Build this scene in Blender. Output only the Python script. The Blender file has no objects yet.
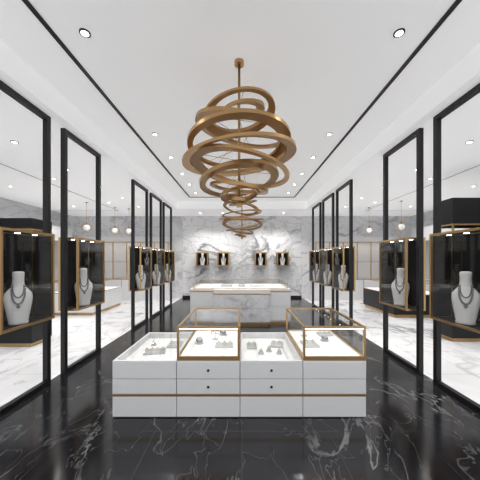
import bpy, math, random
from mathutils import Vector, Matrix, Euler
random.seed(4)
scene = bpy.context.scene
scene.view_settings.view_transform = 'Standard'
scene.view_settings.look = 'None'
scene.view_settings.exposure = 0.13

# ------------------------------------------------------------------ materials
def new_mat(name):
    m = bpy.data.materials.new(name); m.use_nodes = True
    nt = m.node_tree
    return m, nt, nt.nodes["Principled BSDF"]

def simple(name, col, rough=0.5, metal=0.0, emit=None, es=0.0, noise=0.03):
    m, nt, b = new_mat(name)
    n = nt.nodes.new("ShaderNodeTexNoise"); n.inputs["Scale"].default_value = 14
    mix = nt.nodes.new("ShaderNodeMix"); mix.data_type = 'RGBA'
    mix.inputs[6].default_value = (*[c*(1-noise) for c in col], 1)
    mix.inputs[7].default_value = (*[min(1, c*(1+noise)) for c in col], 1)
    nt.links.new(n.outputs["Fac"], mix.inputs[0])
    nt.links.new(mix.outputs[2], b.inputs["Base Color"])
    b.inputs["Roughness"].default_value = rough
    b.inputs["Metallic"].default_value = metal
    if emit:
        b.inputs["Emission Color"].default_value = (*emit, 1)
        b.inputs["Emission Strength"].default_value = es
    return m

def marble(name, base, vein, scale, width, rough, cloud, strength=1.0, tile=None, joint=(0.5,0.5,0.5)):
    m, nt, b = new_mat(name)
    N, L = nt.nodes, nt.links
    tc = N.new("ShaderNodeTexCoord")
    mp = N.new("ShaderNodeMapping"); mp.inputs["Rotation"].default_value = (0.5, 0.6, 0.7)
    mp.inputs["Scale"].default_value = (1.0, 0.55, 1.5)
    L.new(tc.outputs["Object"], mp.inputs["Vector"])
    def veins(sc, w, det):
        n = N.new("ShaderNodeTexNoise"); n.inputs["Scale"].default_value = sc
        n.inputs["Detail"].default_value = det; n.inputs["Roughness"].default_value = 0.55
        n.inputs["Distortion"].default_value = 0.6
        L.new(mp.outputs[0], n.inputs["Vector"])
        s = N.new("ShaderNodeMath"); s.operation = 'SUBTRACT'; s.inputs[1].default_value = 0.5
        L.new(n.outputs["Fac"], s.inputs[0])
        a = N.new("ShaderNodeMath"); a.operation = 'ABSOLUTE'; L.new(s.outputs[0], a.inputs[0])
        r = N.new("ShaderNodeMapRange"); r.inputs[1].default_value = 0.0; r.inputs[2].default_value = w
        r.inputs[3].default_value = 1.0; r.inputs[4].default_value = 0.0
        L.new(a.outputs[0], r.inputs[0])
        return r.outputs[0]
    v1 = veins(scale, width, 6); v2 = veins(scale*2.3, width*0.7, 4)
    mk = N.new("ShaderNodeTexNoise"); mk.inputs["Scale"].default_value = scale*1.3
    L.new(tc.outputs["Object"], mk.inputs["Vector"])
    mr = N.new("ShaderNodeMapRange"); mr.inputs[1].default_value = 0.42; mr.inputs[2].default_value = 0.62
    L.new(mk.outputs["Fac"], mr.inputs[0])
    mu = N.new("ShaderNodeMath"); mu.operation = 'MULTIPLY'; L.new(v1, mu.inputs[0]); L.new(mr.outputs[0], mu.inputs[1])
    m2 = N.new("ShaderNodeMath"); m2.operation = 'MULTIPLY'; m2.inputs[1].default_value = 0.4; L.new(v2, m2.inputs[0])
    mx = N.new("ShaderNodeMath"); mx.operation = 'MAXIMUM'; L.new(mu.outputs[0], mx.inputs[0]); L.new(m2.outputs[0], mx.inputs[1])
    ms = N.new("ShaderNodeMath"); ms.operation = 'MULTIPLY'; ms.inputs[1].default_value = strength; L.new(mx.outputs[0], ms.inputs[0])
    cl = N.new("ShaderNodeTexNoise"); cl.inputs["Scale"].default_value = scale*0.9; cl.inputs["Detail"].default_value = 5
    L.new(mp.outputs[0], cl.inputs["Vector"])
    c1 = N.new("ShaderNodeMix"); c1.data_type = 'RGBA'
    c1.inputs[6].default_value = (*base, 1); c1.inputs[7].default_value = (*cloud, 1)
    cr = N.new("ShaderNodeMapRange"); cr.inputs[1].default_value = 0.45; cr.inputs[2].default_value = 0.75
    L.new(cl.outputs["Fac"], cr.inputs[0]); L.new(cr.outputs[0], c1.inputs[0])
    c2 = N.new("ShaderNodeMix"); c2.data_type = 'RGBA'; c2.inputs[7].default_value = (*vein, 1)
    L.new(c1.outputs[2], c2.inputs[6]); L.new(ms.outputs[0], c2.inputs[0])
    out = c2.outputs[2]
    if tile:
        mp2 = N.new("ShaderNodeMapping"); mp2.inputs["Rotation"].default_value = tile[2]
        L.new(tc.outputs["Object"], mp2.inputs["Vector"])
        br = N.new("ShaderNodeTexBrick"); br.offset = 0.0
        br.inputs["Color1"].default_value = (0,0,0,1); br.inputs["Color2"].default_value = (0,0,0,1)
        br.inputs["Mortar"].default_value = (1,1,1,1)
        br.inputs["Scale"].default_value = 1.0
        br.inputs["Brick Width"].default_value = tile[0]; br.inputs["Row Height"].default_value = tile[1]
        br.inputs["Mortar Size"].default_value = 0.004; br.inputs["Mortar Smooth"].default_value = 0
        L.new(mp2.outputs[0], br.inputs["Vector"])
        c3 = N.new("ShaderNodeMix"); c3.data_type = 'RGBA'; c3.inputs[7].default_value = (*joint, 1)
        L.new(out, c3.inputs[6]); L.new(br.outputs["Color"], c3.inputs[0])
        out = c3.outputs[2]
    L.new(out, b.inputs["Base Color"])
    b.inputs["Roughness"].default_value = rough
    return m

def glass_mat():
    m = bpy.data.materials.new("clear_glass"); m.use_nodes = True
    nt = m.node_tree; nt.nodes.clear()
    o = nt.nodes.new("ShaderNodeOutputMaterial")
    t = nt.nodes.new("ShaderNodeBsdfTransparent"); t.inputs[0].default_value = (0.98, 0.985, 0.985, 1)
    g = nt.nodes.new("ShaderNodeBsdfGlossy"); g.inputs["Roughness"].default_value = 0.02
    f = nt.nodes.new("ShaderNodeLayerWeight"); f.inputs[0].default_value = 0.5
    p = nt.nodes.new("ShaderNodeMath"); p.operation='POWER'; p.inputs[1].default_value = 3
    q = nt.nodes.new("ShaderNodeMath"); q.operation='MULTIPLY_ADD'; q.inputs[1].default_value = 0.30; q.inputs[2].default_value = 0.02
    nt.links.new(f.outputs["Facing"], p.inputs[0]); nt.links.new(p.outputs[0], q.inputs[0])
    mx = nt.nodes.new("ShaderNodeMixShader")
    nt.links.new(q.outputs[0], mx.inputs[0]); nt.links.new(t.outputs[0], mx.inputs[1]); nt.links.new(g.outputs[0], mx.inputs[2])
    nt.links.new(mx.outputs[0], o.inputs[0])
    return m

M = {}
M['white'] = simple("white_lacquer", (0.74, 0.74, 0.75), 0.3)
M['offwhite'] = simple("off_white_panel", (0.55, 0.55, 0.55), 0.4)
M['ceil'] = simple("ceiling_paint_fill_glow", (0.82, 0.82, 0.83), 0.8, emit=(1, 1, 1), es=0.24)  # white paint plus an added even glow: brightens the ceiling, fills from above
M['black'] = simple("black_metal", (0.006, 0.006, 0.007), 0.4, 0.2)
M['velvet'] = simple("black_velvet", (0.006, 0.006, 0.007), 0.9)
M['gold'] = simple("brushed_brass", (0.54, 0.35, 0.16), 0.3, 0.9)
M['bronze'] = simple("aged_gold_ring", (0.47, 0.285, 0.125), 0.30, 0.85)
M['goldj'] = simple("polished_gold", (0.75, 0.5, 0.2), 0.2, 1.0)
M['bust'] = simple("bust_leatherette", (0.70, 0.69, 0.68), 0.45)
M['silver'] = simple("silver", (0.25, 0.25, 0.26), 0.2, 0.9)
M['lit'] = simple("lit_display_panel", (0.80, 0.80, 0.79), 0.5, emit=(1, 0.98, 0.95), es=0.22)
M['case'] = simple("showcase_back_panel", (0.66, 0.66, 0.66), 0.5)
M['led'] = simple("led_emitter", (1, 1, 1), 0.5, emit=(1, 0.98, 0.94), es=10.0)
M['glass'] = glass_mat()
M['wmarble'] = marble("white_marble_floor", (0.78, 0.78, 0.79), (0.22, 0.22, 0.24), 0.6, 0.028, 0.10, (0.60, 0.60, 0.62), 0.9, (1.6, 0.9, (0,0,0)), (0.45,0.45,0.45))
M['wallmarble'] = marble("white_marble_wall", (0.84, 0.84, 0.85), (0.20, 0.20, 0.22), 0.62, 0.038, 0.2, (0.70, 0.70, 0.72), 1.0, (1.23, 1.7, (math.radians(90), 0, 0)), (0.5,0.5,0.5))
M['sidemarble'] = marble("side_marble_wall", (0.78, 0.78, 0.79), (0.26, 0.26, 0.28), 0.5, 0.035, 0.25, (0.66, 0.66, 0.68), 0.85)
M['bmarble'] = marble("black_marble_floor", (0.008, 0.008, 0.010), (0.40, 0.40, 0.40), 1.15, 0.009, 0.14, (0.020, 0.020, 0.023), 0.42, (0.8, 0.8, (0,0,0)), (0.03,0.03,0.03))
M['stone'] = marble("grey_veined_stone", (0.72, 0.72, 0.74), (0.34, 0.34, 0.36), 1.4, 0.05, 0.25, (0.60, 0.60, 0.62), 0.7)

# ------------------------------------------------------------------ mesh builder
class MB:
    def __init__(s): s.v=[]; s.f=[]; s.m=[]; s.sm=[]; s.mats=[]
    def mi(s, k):
        if k not in s.mats: s.mats.append(k)
        return s.mats.index(k)
    def add(s, verts, faces, k, smooth=False):
        o=len(s.v); s.v += [tuple(v) for v in verts]
        i=s.mi(k)
        for f in faces:
            s.f.append([o+a for a in f]); s.m.append(i); s.sm.append(smooth)
    def box(s, x0,x1,y0,y1,z0,z1,k):
        x0,x1=min(x0,x1),max(x0,x1); y0,y1=min(y0,y1),max(y0,y1); z0,z1=min(z0,z1),max(z0,z1)
        v=[(x0,y0,z0),(x1,y0,z0),(x1,y1,z0),(x0,y1,z0),(x0,y0,z1),(x1,y0,z1),(x1,y1,z1),(x0,y1,z1)]
        s.add(v,[(0,3,2,1),(4,5,6,7),(0,1,5,4),(1,2,6,5),(2,3,7,6),(3,0,4,7)],k)
    def edges(s,x0,x1,y0,y1,z0,z1,t,k,bottom=None):
        """twelve bars of a box frame, bars lie inside the given bounds"""
        b = bottom or t
        for xa in (x0,x1-t):
            for ya in (y0,y1-t):
                s.box(xa,xa+t,ya,ya+t,z0+b,z1-t,k)
        for (za,zb) in ((z0,z0+b),(z1-t,z1)):
            s.box(x0,x1,y0,y0+t,za,zb,k); s.box(x0,x1,y1-t,y1,za,zb,k)
            s.box(x0,x0+t,y0+t,y1-t,za,zb,k); s.box(x1-t,x1,y0+t,y1-t,za,zb,k)
    def cyl(s,cx,cy,z0,z1,r,k,n=20,r2=None,smooth=True):
        r2 = r if r2 is None else r2
        v=[]
        for z,rr in ((z0,r),(z1,r2)):
            for i in range(n):
                a=2*math.pi*i/n; v.append((cx+rr*math.cos(a),cy+rr*math.sin(a),z))
        s.add(v,[(i,(i+1)%n,n+(i+1)%n,n+i) for i in range(n)],k,smooth)
        s.add(v[:n],[tuple(range(n))[::-1]],k); s.add(v[n:],[tuple(range(n))],k)
    def loft(s, secs, k, n=28):
        v=[]
        for (z,hw,hd,oy) in secs:
            for i in range(n):
                a=2*math.pi*i/n; v.append((hw*math.cos(a),oy+hd*math.sin(a),z))
        f=[]
        for j in range(len(secs)-1):
            for i in range(n):
                f.append((j*n+i,j*n+(i+1)%n,(j+1)*n+(i+1)%n,(j+1)*n+i))
        s.add(v,f,k,True)
        s.add(v[:n],[tuple(range(n))[::-1]],k); s.add(v[-n:],[tuple(range(n))],k)
    def ball(s,c,r,k,nu=8,nv=6):
        v=[];f=[]
        for j in range(nv+1):
            p=math.pi*j/nv
            for i in range(nu):
                a=2*math.pi*i/nu
                v.append((c[0]+r*math.sin(p)*math.cos(a),c[1]+r*math.sin(p)*math.sin(a),c[2]+r*math.cos(p)))
        for j in range(nv):
            for i in range(nu):
                f.append((j*nu+i,(j+1)*nu+i,(j+1)*nu+(i+1)%nu,j*nu+(i+1)%nu))
        s.add(v,f,k,True)
    def rod(s,p,q,r,k,n=8):
        p=Vector(p);q=Vector(q);d=(q-p).normalized()
        u=d.orthogonal().normalized();w=d.cross(u);v=[]
        for c in (p,q):
            for i in range(n):
                a=2*math.pi*i/n; v.append(c+u*r*math.cos(a)+w*r*math.sin(a))
        s.add(v,[(i,(i+1)%n,n+(i+1)%n,n+i) for i in range(n)]+[tuple(range(n))[::-1],tuple(range(n,2*n))],k,True)
    def torus(s,c,R,r,k,rot=(0,0,0),n=28,m=8):
        E=Euler(rot).to_matrix();c=Vector(c);v=[];f=[]
        for i in range(n):
            a=2*math.pi*i/n
            for j in range(m):
                b=2*math.pi*j/m
                v.append(c+E@Vector(((R+r*math.cos(b))*math.cos(a),(R+r*math.cos(b))*math.sin(a),r*math.sin(b))))
        for i in range(n):
            for j in range(m):
                f.append((i*m+j,((i+1)%n)*m+j,((i+1)%n)*m+(j+1)%m,i*m+(j+1)%m))
        s.add(v,f,k,True)
    def band(s,c,R,w,h,phi,rot,k,n=120):
        E=Euler(rot).to_matrix();c=Vector(c);v=[];f=[]
        for i in range(n):
            a=2*math.pi*i/n
            ww=w*(0.70+0.30*math.cos(a-phi)); hh=h*(0.8+0.2*math.cos(a-phi+0.8))
            for (r,z) in ((R,-hh/2),(R,hh/2),(R-ww,hh/2+0.006),(R-ww,-hh/2+0.006)):
                v.append(c+E@Vector((r*math.cos(a),r*math.sin(a),z)))
        for side in range(4):
            for i in range(n):
                i2=(i+1)%n
                f.append((i*4+side,i2*4+side,i2*4+(side+1)%4,i*4+(side+1)%4))
        s.add(v,f,k,False)
    def build(s,name,loc=(0,0,0),rotz=0,bevel=0,parent=None):
        me=bpy.data.meshes.new(name+"_mesh"); me.from_pydata(s.v,[],s.f)
        for k in s.mats: me.materials.append(M[k])
        for p,i,sm in zip(me.polygons,s.m,s.sm): p.material_index=i; p.use_smooth=sm
        me.update()
        o=bpy.data.objects.new(name,me); scene.collection.objects.link(o)
        o.location=loc; o.rotation_euler=(0,0,rotz)
        if bevel:
            b=o.modifiers.new("bevel",'BEVEL'); b.width=bevel; b.segments=2; b.limit_method='ANGLE'
        if parent: o.parent=parent
        return o

def inst(o, name, loc, rotz=0, scale=1):
    c=o.copy(); c.name=name; c.location=loc; c.rotation_euler=(0,0,rotz); c.scale=(scale,)*3
    scene.collection.objects.link(c); return c

# ------------------------------------------------------------------ room
H=1.58; W=2.47; YB=10.8; SX=7.0; YF=-1.6; ZS=3.40; ZC=3.68; TX=2.30; TY=9.3
b=MB()
b.box(-W-0.05,W+0.05,YF,YB,-0.1,0,'bmarble')
b.box(-SX,-W-0.05,YF,YB,-0.1,0,'wmarble')
b.box(W+0.05,SX,YF,YB,-0.1,0,'wmarble')
b.build("floor")
b=MB()
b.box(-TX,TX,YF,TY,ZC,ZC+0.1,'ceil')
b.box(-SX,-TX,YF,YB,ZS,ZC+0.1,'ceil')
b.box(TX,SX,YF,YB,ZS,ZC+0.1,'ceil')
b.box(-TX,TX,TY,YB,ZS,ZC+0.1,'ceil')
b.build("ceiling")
b=MB(); b.box(-W,W,YB,YB+0.12,0,ZS,'wallmarble')
b.box(-SX,-W,YB,YB+0.12,0,ZS,'sidemarble'); b.box(W,SX,YB,YB+0.12,0,ZS,'sidemarble')
b.build("wall_back")
b=MB(); b.box(-SX-0.12,-SX,YF,YB+0.12,0,ZS,'sidemarble'); b.build("wall_left")
b=MB(); b.box(SX,SX+0.12,YF,YB+0.12,0,ZS,'sidemarble'); b.build("wall_right")
# black recessed track slot
b=MB(); tx=1.75; ty=8.67; z0=ZC-0.012
for s in (-1,1): b.box(s*tx-0.022,s*tx+0.022,YF,ty,z0,ZC,'black')
b.box(-tx-0.022,tx+0.022,ty-0.03,ty+0.03,z0,ZC,'black')
b.build("trim_1")
# shadow-gap line on side ceilings
for i,s in enumerate((-1,1)):
    b=MB(); b.box(s*4.55-0.015,s*4.55+0.015,YF,9.6,ZS-0.01,ZS,'offwhite')
    b.box(min(s*4.55,s*SX),max(s*4.55,s*SX),9.58,9.62,ZS-0.01,ZS,'offwhite')
    b.build("trim_%d"%(i+2))
# baseboards
b=MB(); b.box(-W,W,YB-0.02,YB,0,0.1,'black'); b.build("baseboard_back")

# ------------------------------------------------------------------ display frames
frames=[2.40,3.58,5.86,7.02,8.16]
def frame(side, y0, L=0.92):
    b=MB(); t=0.06; x=side*W
    y1=y0+L
    b.box(x-t/2,x+t/2,y0,y0+t,0,ZS,'black'); b.box(x-t/2,x+t/2,y1-t,y1,0,ZS,'black')
    b.box(x-t/2,x+t/2,y0+t,y1-t,0,t,'black'); b.box(x-t/2,x+t/2,y0+t,y1-t,ZS-t,ZS,'black')
    # vitrine box
    bx0,bx1=(x-0.13,x+0.15) if side<0 else (x-0.15,x+0.13)
    by0,by1=y0+t+0.04,y1-t-0.04; bz0,bz1=0.86,1.90
    b.edges(bx0,bx1,by0,by1,bz0,bz1,0.026,'gold')
    for yy in (y0+t, y1-t-0.04):   # brackets
        for zz in (1.0,1.75): b.box(x-0.015,x+0.015,yy,yy+0.04,zz,zz+0.04,'black')
    b.box(bx0+.004,bx1-.004,by0+.004,by1-.004,bz0+.003,bz0+.02,'velvet')
    b.box(bx0+.004,bx1-.004,by0+.004,by1-.004,bz1-.02,bz1-.003,'velvet')
    for k in range(3):     # small puck lights in the box ceiling
        yy=by0+(by1-by0)*(k+.5)/3
        b.cyl(x,yy,bz1-.026,bz1-.021,.024,'led',14)
    b.box(bx0+.026,bx1-.026,by1-.018,by1-.006,bz0+.02,bz1-.02,'velvet')      # far end panel
    out = bx0+.004 if side<0 else bx1-.014
    b.box(out,out+.010,by0+.026,by1-.026,bz0+.026,bz1-.026,'velvet')          # back panel
    inn = bx1-.012 if side<0 else bx0+.006
    b.box(inn,inn+0.006,by0+.026,by1-.026,bz0+.026,bz1-.026,'glass')
    b.build("black_display_frame")
    return ((bx0+bx1)/2,(by0+by1)/2,bz0+0.022)

# bust
PROF=[(0,.085,.075,0),(.015,.09,.08,0),(.03,.085,.075,0),(.10,.098,.072,0),(.20,.115,.066,.004),(.28,.125,.06,.01),(.33,.118,.054,.014),
      (.37,.088,.05,.018),(.40,.062,.047,.02),(.44,.052,.045,.022),(.50,.050,.044,.022),(.55,.054,.046,.02),(.565,.05,.042,.02),(.572,.03,.03,.02)]
def prof(z):
    for a,c in zip(PROF,PROF[1:]):
        if a[0]<=z<=c[0]:
            t=(z-a[0])/(c[0]-a[0]); return [a[i]+(c[i]-a[i])*t for i in range(4)]
def bust_mesh():
    b=MB(); b.loft(PROF,'bust')
    for (zt,dz,wx,k,r) in ((.42,.20,.07,'silver',.010),(.42,.13,.056,'silver',.007)):
        n=30
        for i in range(n+1):
            t=-math.pi/2+math.pi*i/n
            z=zt-dz*math.cos(t)**1.0; x=wx*math.sin(t)*(0.8+0.2*math.cos(t))
            _,hw,hd,oy=prof(z); u=min(.97,abs(x)/hw)
            b.ball((math.copysign(min(abs(x),hw*.98),x),oy-hd*math.sqrt(1-u*u)-r*.5,z),r,k,8,5)
    b.ball((0,prof(.20)[3]-prof(.20)[2]-.008,.195),.018,'silver',10,8)
    return b
first=None
for side in (-1,1):
    for y0 in frames:
        c=frame(side,y0)
        rz = math.radians(40)*(1 if side<0 else -1)
        loc=(c[0],c[1],c[2])
        if first is None:
            first=bust_mesh().build("necklace_bust",loc,rz)
        else: inst(first,"necklace_bust",loc,rz)

# ------------------------------------------------------------------ wall vitrines on marble wall
for px in (-1.62,-0.76,0.76,1.66):
    b=MB(); x0,x1=px-.24,px+.24; zz0,zz1=1.33,1.90; y0,y1=YB-0.26,YB
    b.edges(x0,x1,y0,y1,zz0,zz1,0.04,'gold')
    b.box(x0+.01,x1-.01,y1-.02,y1,zz0+.01,zz1-.01,'velvet')
    b.box(x0+.01,x0+.02,y0+.04,y1-.02,zz0+.01,zz1-.01,'velvet'); b.box(x1-.02,x1-.01,y0+.04,y1-.02,zz0+.01,zz1-.01,'velvet')
    b.box(x0+.01,x1-.01,y0+.01,y1-.02,zz0+.01,zz0+.03,'velvet'); b.box(x0+.01,x1-.01,y0+.01,y1-.02,zz1-.03,zz1-.01,'velvet')
    b.box(x0+.05,x1-.05,y0+.045,y0+.08,zz1-.038,zz1-.031,'led')
    b.build("wall_display_box")
    inst(first,"necklace_bust",(px,YB-0.14,zz0+0.031),0,0.85)

# ------------------------------------------------------------------ front counter
FY0,FY1=2.60,3.63
xs=[-1.30,-0.655,-0.02,0.61,1.245]
b=MB(); ZT=0.57
b.box(xs[0]+.01,xs[4]-.01,FY0+.02,FY1-.01,0,0.211,'white')        # plinth
b.box(xs[0]+.004,xs[4]-.004,FY0+.002,FY1-.006,0.213,0.236,'gold')   # brass reveal
for i in range(4):
    a,c=xs[i]+.002,xs[i+1]-.002
    b.box(a,c,FY0+.022,FY1,0.236,0.49,'white')
    # drawer fronts
    b.box(a+.002,c-.002,FY0,FY0+.021,0.240,0.385,'white')
    b.box(a+.002,c-.002,FY0,FY0+.021,0.392,ZT-.012,'white')
    # plinth fronts
    b.box(a+.002,c-.002,FY0+.002,FY0+.019,0.01,0.211,'white')
    if i in (1,2):
        for zz in (0.31,0.475):
            xm=(a+c)/2
            b.rod((xm,FY0-.006,zz),(xm,FY0+.001,zz),0.013,'black',14)
    if i in (0,2):   # low tray section with lit recess
        b.box(a,c,FY0+.001,FY0+.03,ZT-.01,ZT,'white'); b.box(a,a+.022,FY0+.03,FY1,0.49,ZT,'white'); b.box(c-.022,c,FY0+.03,FY1,0.49,ZT,'white')
        b.box(a+.022,c-.022,FY1-.03,FY1,0.49,ZT,'white'); b.box(a+.022,c-.022,FY0+.021,FY0+.04,0.49,ZT-.01,'white')
        b.box(a+.022,c-.022,FY0+.04,FY1-.03,0.49,0.496,'lit')
        b.box(a+.022,c-.022,FY0+.03,FY1-.03,ZT-.006,ZT,'glass')
    else:
        b.box(a,c,FY0+.001,FY1,0.49,ZT,'white')
b.build("jewelry_counter",bevel=0.0025)
for i in (1,3):
    b=MB(); a,c=xs[i]+.003,xs[i+1]-.003; y0,y1=FY0+.003,FY1-.003; z0,z1=ZT+.001,0.915
    b.edges(a,c,y0,y1,z0,z1,0.022,'gold',bottom=0.04)
    b.box(a+.022,c-.022,y0+.022,y1-.022,z0,z0+.03,'lit')
    b.box(a+.004,c-.004,y0+.004,y0+.009,z0+.04,z1-.022,'glass'); b.box(a+.004,c-.004,y1-.009,y1-.004,z0+.04,z1-.022,'glass')
    b.box(a+.004,a+.009,y0+.022,y1-.022,z0+.04,z1-.022,'glass'); b.box(c-.009,c-.004,y0+.022,y1-.022,z0+.04,z1-.022,'glass')
    b.box(a+.022,c-.022,y0+.022,y1-.022,z1-.008,z1-.002,'glass')
    b.box(a+.024,c-.024,y0+.022,y0+.034,z1-.034,z1-.022,'led')
    b.build("glass_showcase")

# jewelry props
def ring_pad(x,y,z,w,d,n=3,rz=0):
    b=MB(); b.box(-w/2,w/2,-d/2,d/2,0,.022,'offwhite')
    for i in range(n):
        xx=-w/2+w*(i+.5)/n
        b.torus((xx,0,.036),.017,.003,'goldj',(math.radians(75),0,0.3),18,6)
        b.ball((xx,0,.056),.006,'silver')
    b.build("ring_pad",(x,y,z),rz,bevel=.004)
def cone_stand(x,y,z,h):
    b=MB(); b.cyl(0,0,0,.012,.035,'offwhite',20); b.cyl(0,0,.012,h,.026,'offwhite',20,r2=.010)
    b.torus((0,0,h*.55),.021,.003,'goldj',(0.1,0,0),18,6)
    b.build("ring_cone_stand",(x,y,z))
def bangle(x,y,z):
    b=MB(); b.cyl(0,0,0,.012,.05,'offwhite',24); b.cyl(0,0,.012,.07,.03,'offwhite',20)
    b.torus((0,0,.04),.036,.006,'silver',(0.15,0.1,0))
    b.build("bangle_stand",(x,y,z))
def earring(x,y,z,rz=0):
    b=MB(); b.box(-.035,.035,-.025,.025,0,.01,'offwhite'); b.box(-.004,.004,-.004,.004,.01,.11,'goldj')
    b.rod((-.04,0,.11),(.04,0,.11),.004,'goldj')
    for s in (-1,1): b.torus((s*.03,0,.085),.018,.003,'silver',(math.radians(90),0,0),18,6)
    b.build("earring_stand",(x,y,z),rz)
zl=0.497; zh=ZT+.0315
ring_pad(-1.02,3.05,zl,.24,.16,4,.2); ring_pad(-.85,3.3,zl,.16,.22,2,0)
cone_stand(-1.12,3.3,zl,.055)
ring_pad(.12,3.25,zl,.12,.2,2); cone_stand(.22,3.0,zl,.06); cone_stand(.32,3.08,zl,.065); cone_stand(.43,3.0,zl,.06); ring_pad(.44,3.3,zl,.15,.2,2,-.2)
bangle(-.50,3.05,zh); earring(-.33,3.2,zh,.2); ring_pad(-.2,2.95,zh,.2,.14,3); bangle(-.25,3.4,zh)
ring_pad(.78,3.0,zh,.16,.22,2,.1); bangle(1.0,3.15,zh); earring(.80,3.35,zh); ring_pad(1.08,3.4,zh,.18,.14,3)

# ------------------------------------------------------------------ rear service counter
b=MB(); y0,y1=6.3,7.9
b.box(-1.28,-.68,y0+.12,y1,0.06,.80,'white'); b.box(.68,1.20,y0+.12,y1,0.06,.80,'white')   # wings
b.box(-.68,.68,y0,y1-.1,0.06,.74,'stone')
b.box(-1.25,1.17,y0+.16,y1-.04,0,.06,'gold')
b.box(-.65,.65,y0+.04,y0+.2,0,.06,'gold')
b.box(-.70,.70,y0-.01,y0+.11,.74,.765,'gold')
b.box(-1.30,1.22,y0+.10,y1+.02,.80,.82,'gold')
for x0,x1 in ((-1.27,-.69),(.69,1.19)):
    b.box(x0,x1,y0+.105,y0+.119,.09,.42,'white'); b.box(x0,x1,y0+.105,y0+.119,.43,.785,'white')
for i in range(3):
    xx=-.66+.44*i; b.box(xx+.004,xx+.436,y0-.012,y0-.001,.08,.40,'stone'); b.box(xx+.004,xx+.436,y0-.012,y0-.001,.41,.735,'stone')
b.box(-.68,.68,y0,y0+.12,.765,.86,'white')
b.box(-1.28,1.20,y0+.12,y1,.82,.87,'white')
# glass tray top
b.box(-1.20,1.12,y0+.2,y1-.06,.87,.875,'lit')
b.edges(-1.22,1.14,y0+.18,y1-.04,.87,1.0,.014,'gold')
b.box(-1.2,1.12,y0+.185,y0+.19,.884,.986,'glass'); b.box(-1.2,1.12,y0+.2,y1-.06,.99,.996,'glass')
b.box(-.55,-.25,y0+.5,y0+.8,.876,.93,'offwhite'); b.box(.2,.6,y0+.5,y0+.8,.876,.92,'bust'); b.box(-.1,.08,y0+.5,y0+.8,.876,.94,'offwhite')
b.build("service_counter",bevel=.003)

# ------------------------------------------------------------------ chandeliers
def chandelier(cx,cy,name):
    b=MB()
    rings=[(1.59,.22,.08,0.16,-.10,.05,0.00),(1.51,.38,.12,-.10,-.18,.0,-.03),(1.38,.49,.13,.12,.20,.02,.03),(1.22,.54,.12,-.10,-.06,.0,.0),
           (1.08,.60,.14,.05,-.12,.0,.02),(.95,.53,.12,-.02,.18,.0,-.01),(.84,.42,.10,-.12,-.14,.0,.01),(.76,.31,.08,.12,.12,0,0),(.69,.20,.055,-.12,-.14,0,0),(.635,.11,.035,.1,.1,0,0)]
    for i,(h,R,w,rx,ry,ox,oy) in enumerate(rings):
        zc=H+h
        b.band((ox,oy,zc),R,w,.038,i*1.9,(rx,ry,0),'bronze')
        E=Euler((rx,ry,0)).to_matrix()
        for j in range(3):
            a=2*math.pi*j/3+i*.7
            p=Vector((ox,oy,zc))+E@Vector(((R-w*.3)*math.cos(a),(R-w*.3)*math.sin(a),.02))
            b.rod(p,(0,0,zc+.10),.003,'gold',6)
    b.rod((0,0,H+.60),(0,0,ZC-.03),.014,'bronze',12)
    b.cyl(0,0,ZC-.04,ZC,.05,'bronze',24)
    b.cyl(0,0,H+.56,H+.60,.03,'bronze',16)
    return b.build(name,(cx,cy,0))
c1=chandelier(-.03,2.75,"spiral_ring_chandelier")
inst(c1,"spiral_ring_chandelier",(0,6.9,0),math.radians(70))

# ------------------------------------------------------------------ side-hall furniture
def wall_case(side,y0,y1,dark):
    base='black' if dark else 'white'
    b=MB(); xo=side*SX; xi=side*(SX-.6)
    b.box(xo,xi,y0,y1,0,.85,base); b.box(xo,xi,y0,y1,2.25,2.75,base)
    b.box(xo,xo-side*.05,y0,y1,.85,2.25,'case')
    n=max(1,round((y1-y0)/1.1))
    for i in range(n+1):
        yy=y0+(y1-y0)*i/n; yy=min(max(yy,y0+.015),y1-.015)
        b.box(xi,xi+side*.03,yy-.015,yy+.015,.85,2.25,'gold')
    b.box(xi,xi+side*.03,y0,y1,.85,.88,'gold'); b.box(xi,xi+side*.03,y0,y1,2.22,2.25,'gold')
    b.box(xi+side*.1,xo,y0+.02,y1-.02,1.5,1.52,'glass')
    b.build("wall_showcase")
wall_case(-1,1.0,6.3,True); wall_case(-1,7.0,9.8,False)
wall_case(1,1.0,6.4,True); wall_case(1,7.0,9.8,False)
for s in (-1,1):
    b=MB(); x0,x1=(s*6.2,s*2.9) if s<0 else (2.9,6.2); y1=YB; y0=YB-.55
    b.box(x0,x1,y0,y1,0,.8,'white'); b.box(x0,x1,y0,y1,2.3,2.5,'white'); b.box(x0,x1,y1-.04,y1,.8,2.3,'case')
    for i in range(7):
        xx=x0+.015+(x1-x0-.03)*i/6; b.box(xx-.015,xx+.015,y0,y0+.03,.8,2.3,'gold')
    b.box(x0,x1,y0,y0+.03,.8,.83,'gold'); b.box(x0,x1,y0,y0+.03,2.27,2.3,'gold'); b.box(x0,x1,y0,y0+.03,1.5,1.52,'gold')
    b.box(x0+.05,x1-.05,y0+.05,y0+.08,2.285,2.298,'led')
    b.build("glass_wall_cabinet")
def island(x,y,w,l,dark):
    b=MB(); k='black' if dark else 'white'
    b.box(-w/2+.04,w/2-.04,-l/2+.04,l/2-.04,0,.08,'gold'); b.box(-w/2,w/2,-l/2,l/2,.08,.62,k)
    b.box(-w/2+.02,w/2-.02,-l/2+.02,l/2-.02,.62,.64,'lit')
    b.edges(-w/2,w/2,-l/2,l/2,.62,.95,.02,'gold')
    b.box(-w/2+.02,w/2-.02,-l/2+.004,-l/2+.01,.64,.93,'glass'); b.box(-w/2+.02,w/2-.02,-l/2+.02,l/2-.02,.94,.946,'glass')
    b.build("island_showcase",(x,y,0),bevel=.003)
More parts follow.
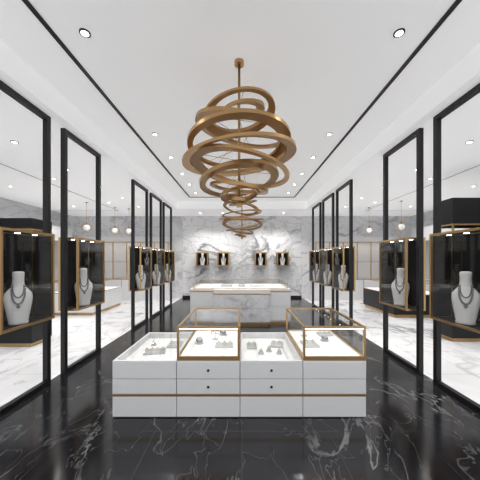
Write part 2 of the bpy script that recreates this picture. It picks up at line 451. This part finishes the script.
island(-4.9,8.3,1.3,1.8,False); island(4.9,8.0,1.5,1.8,True)
# tall dark-framed tower showcases: dark base, glass middle, dark header
def tower(x0,x1,y0,y1,zh0,zh1):
    b=MB(); cx,cy=(x0+x1)/2,(y0+y1)/2; w,l=(x1-x0)/2,(y1-y0)/2
    b.box(-w+.04,w-.04,-l+.04,l-.04,0,.07,'gold'); b.box(-w,w,-l,l,.07,.80,'black')
    b.box(-w+.03,w-.03,-l+.03,l-.03,.80,.815,'lit')
    for sx in (-1,1):
        for sy in (-1,1):
            b.box(sx*(w-.03),sx*w,sy*(l-.03),sy*l,.80,zh0,'gold')
    b.box(-w,w,-l,l,zh0,zh1,'black'); b.box(-w-.006,w+.006,-l-.006,l+.006,zh0,zh0+.03,'gold')
    b.box(-w+.03,w-.03,-l+.004,-l+.01,.815,zh0,'glass')
    b.box(-w+.03,w-.03,-l+.1,l-.1,1.45,1.46,'glass')
    b.build("tower_showcase",(cx,cy,0),bevel=.003)
    for dx in (-.3,.3): inst(first,"necklace_bust",(cx+dx,cy-.02,.816),0,.9)
tower(4.05,5.35,5.0,5.5,2.25,2.78)
tower(-5.1,-3.80,4.7,5.2,2.12,2.34)

# pendants
def pendant(x,y):
    b=MB(); b.cyl(0,0,ZS-.02,ZS,.05,'gold'); b.rod((0,0,2.75),(0,0,ZS-.02),.006,'gold'); b.cyl(0,0,2.68,2.76,.03,'gold',16)
    b.ball((0,0,2.60),.09,'lit',20,12); b.torus((0,0,2.60),.15,.007,'gold',(math.radians(90),0,0.5),36,6)
    b.rod((0,0,2.68),(0,0,2.74),.01,'gold')
    b.build("globe_pendant_lamp",(x,y,0))
for x,y in ((-4.4,9.0),(-4.0,9.2),(-4.9,8.2),(4.4,9.0),(4.9,8.0)): pendant(x,y)

# ------------------------------------------------------------------ downlights
b=MB(); b.cyl(0,0,-.010,0,.048,'black',24); b.cyl(0,0,-.012,-.009,.032,'led',20)
dl=None
pts=[]
for y in (0.6,2.4,4.33,5.3,6.3,7.2,8.1):
    for x in (-1.45,1.45): pts.append((x,y,ZC))
for y in (1.6,2.8,4.0,5.2,6.4,7.6,8.8):
    for x in (-5.7,-3.5,3.5,5.7): pts.append((x,y,ZS))
for y in (3.4,5.8,8.2):
    for x in (-4.2,4.2): pts.append((x,y,ZS))
for x in (-1.6,-.75,.75,1.6): pts.append((x,10.0,ZS))
for p in pts:
    if dl is None: dl=b.build("ceiling_downlight",p)
    else: inst(dl,"ceiling_downlight",p)
    L=bpy.data.lights.new("downlight_spot",'SPOT')
    L.energy = 74 if p[2]==ZC else 54
    if p[1]==10.0: L.energy=85
    L.spot_size=math.radians(120); L.spot_blend=.8; L.shadow_soft_size=.045; L.color=(1,.985,.96)
    o=bpy.data.objects.new("downlight_spot",L); o.location=(p[0],p[1],p[2]-.05); scene.collection.objects.link(o)

w=bpy.data.worlds.new("World"); scene.world=w; w.use_nodes=True
w.node_tree.nodes["Background"].inputs[0].default_value=(0.95,0.97,1,1)
w.node_tree.nodes["Background"].inputs[1].default_value=0.9

cam=bpy.data.cameras.new("camera"); cam.lens=19.5; cam.sensor_width=36; cam.shift_y=20/480; cam.shift_x=-2/480
cam.clip_start=.05
co=bpy.data.objects.new("camera",cam); co.location=(0,0,H); co.rotation_euler=(math.radians(90),0,0)
scene.collection.objects.link(co); scene.camera=co
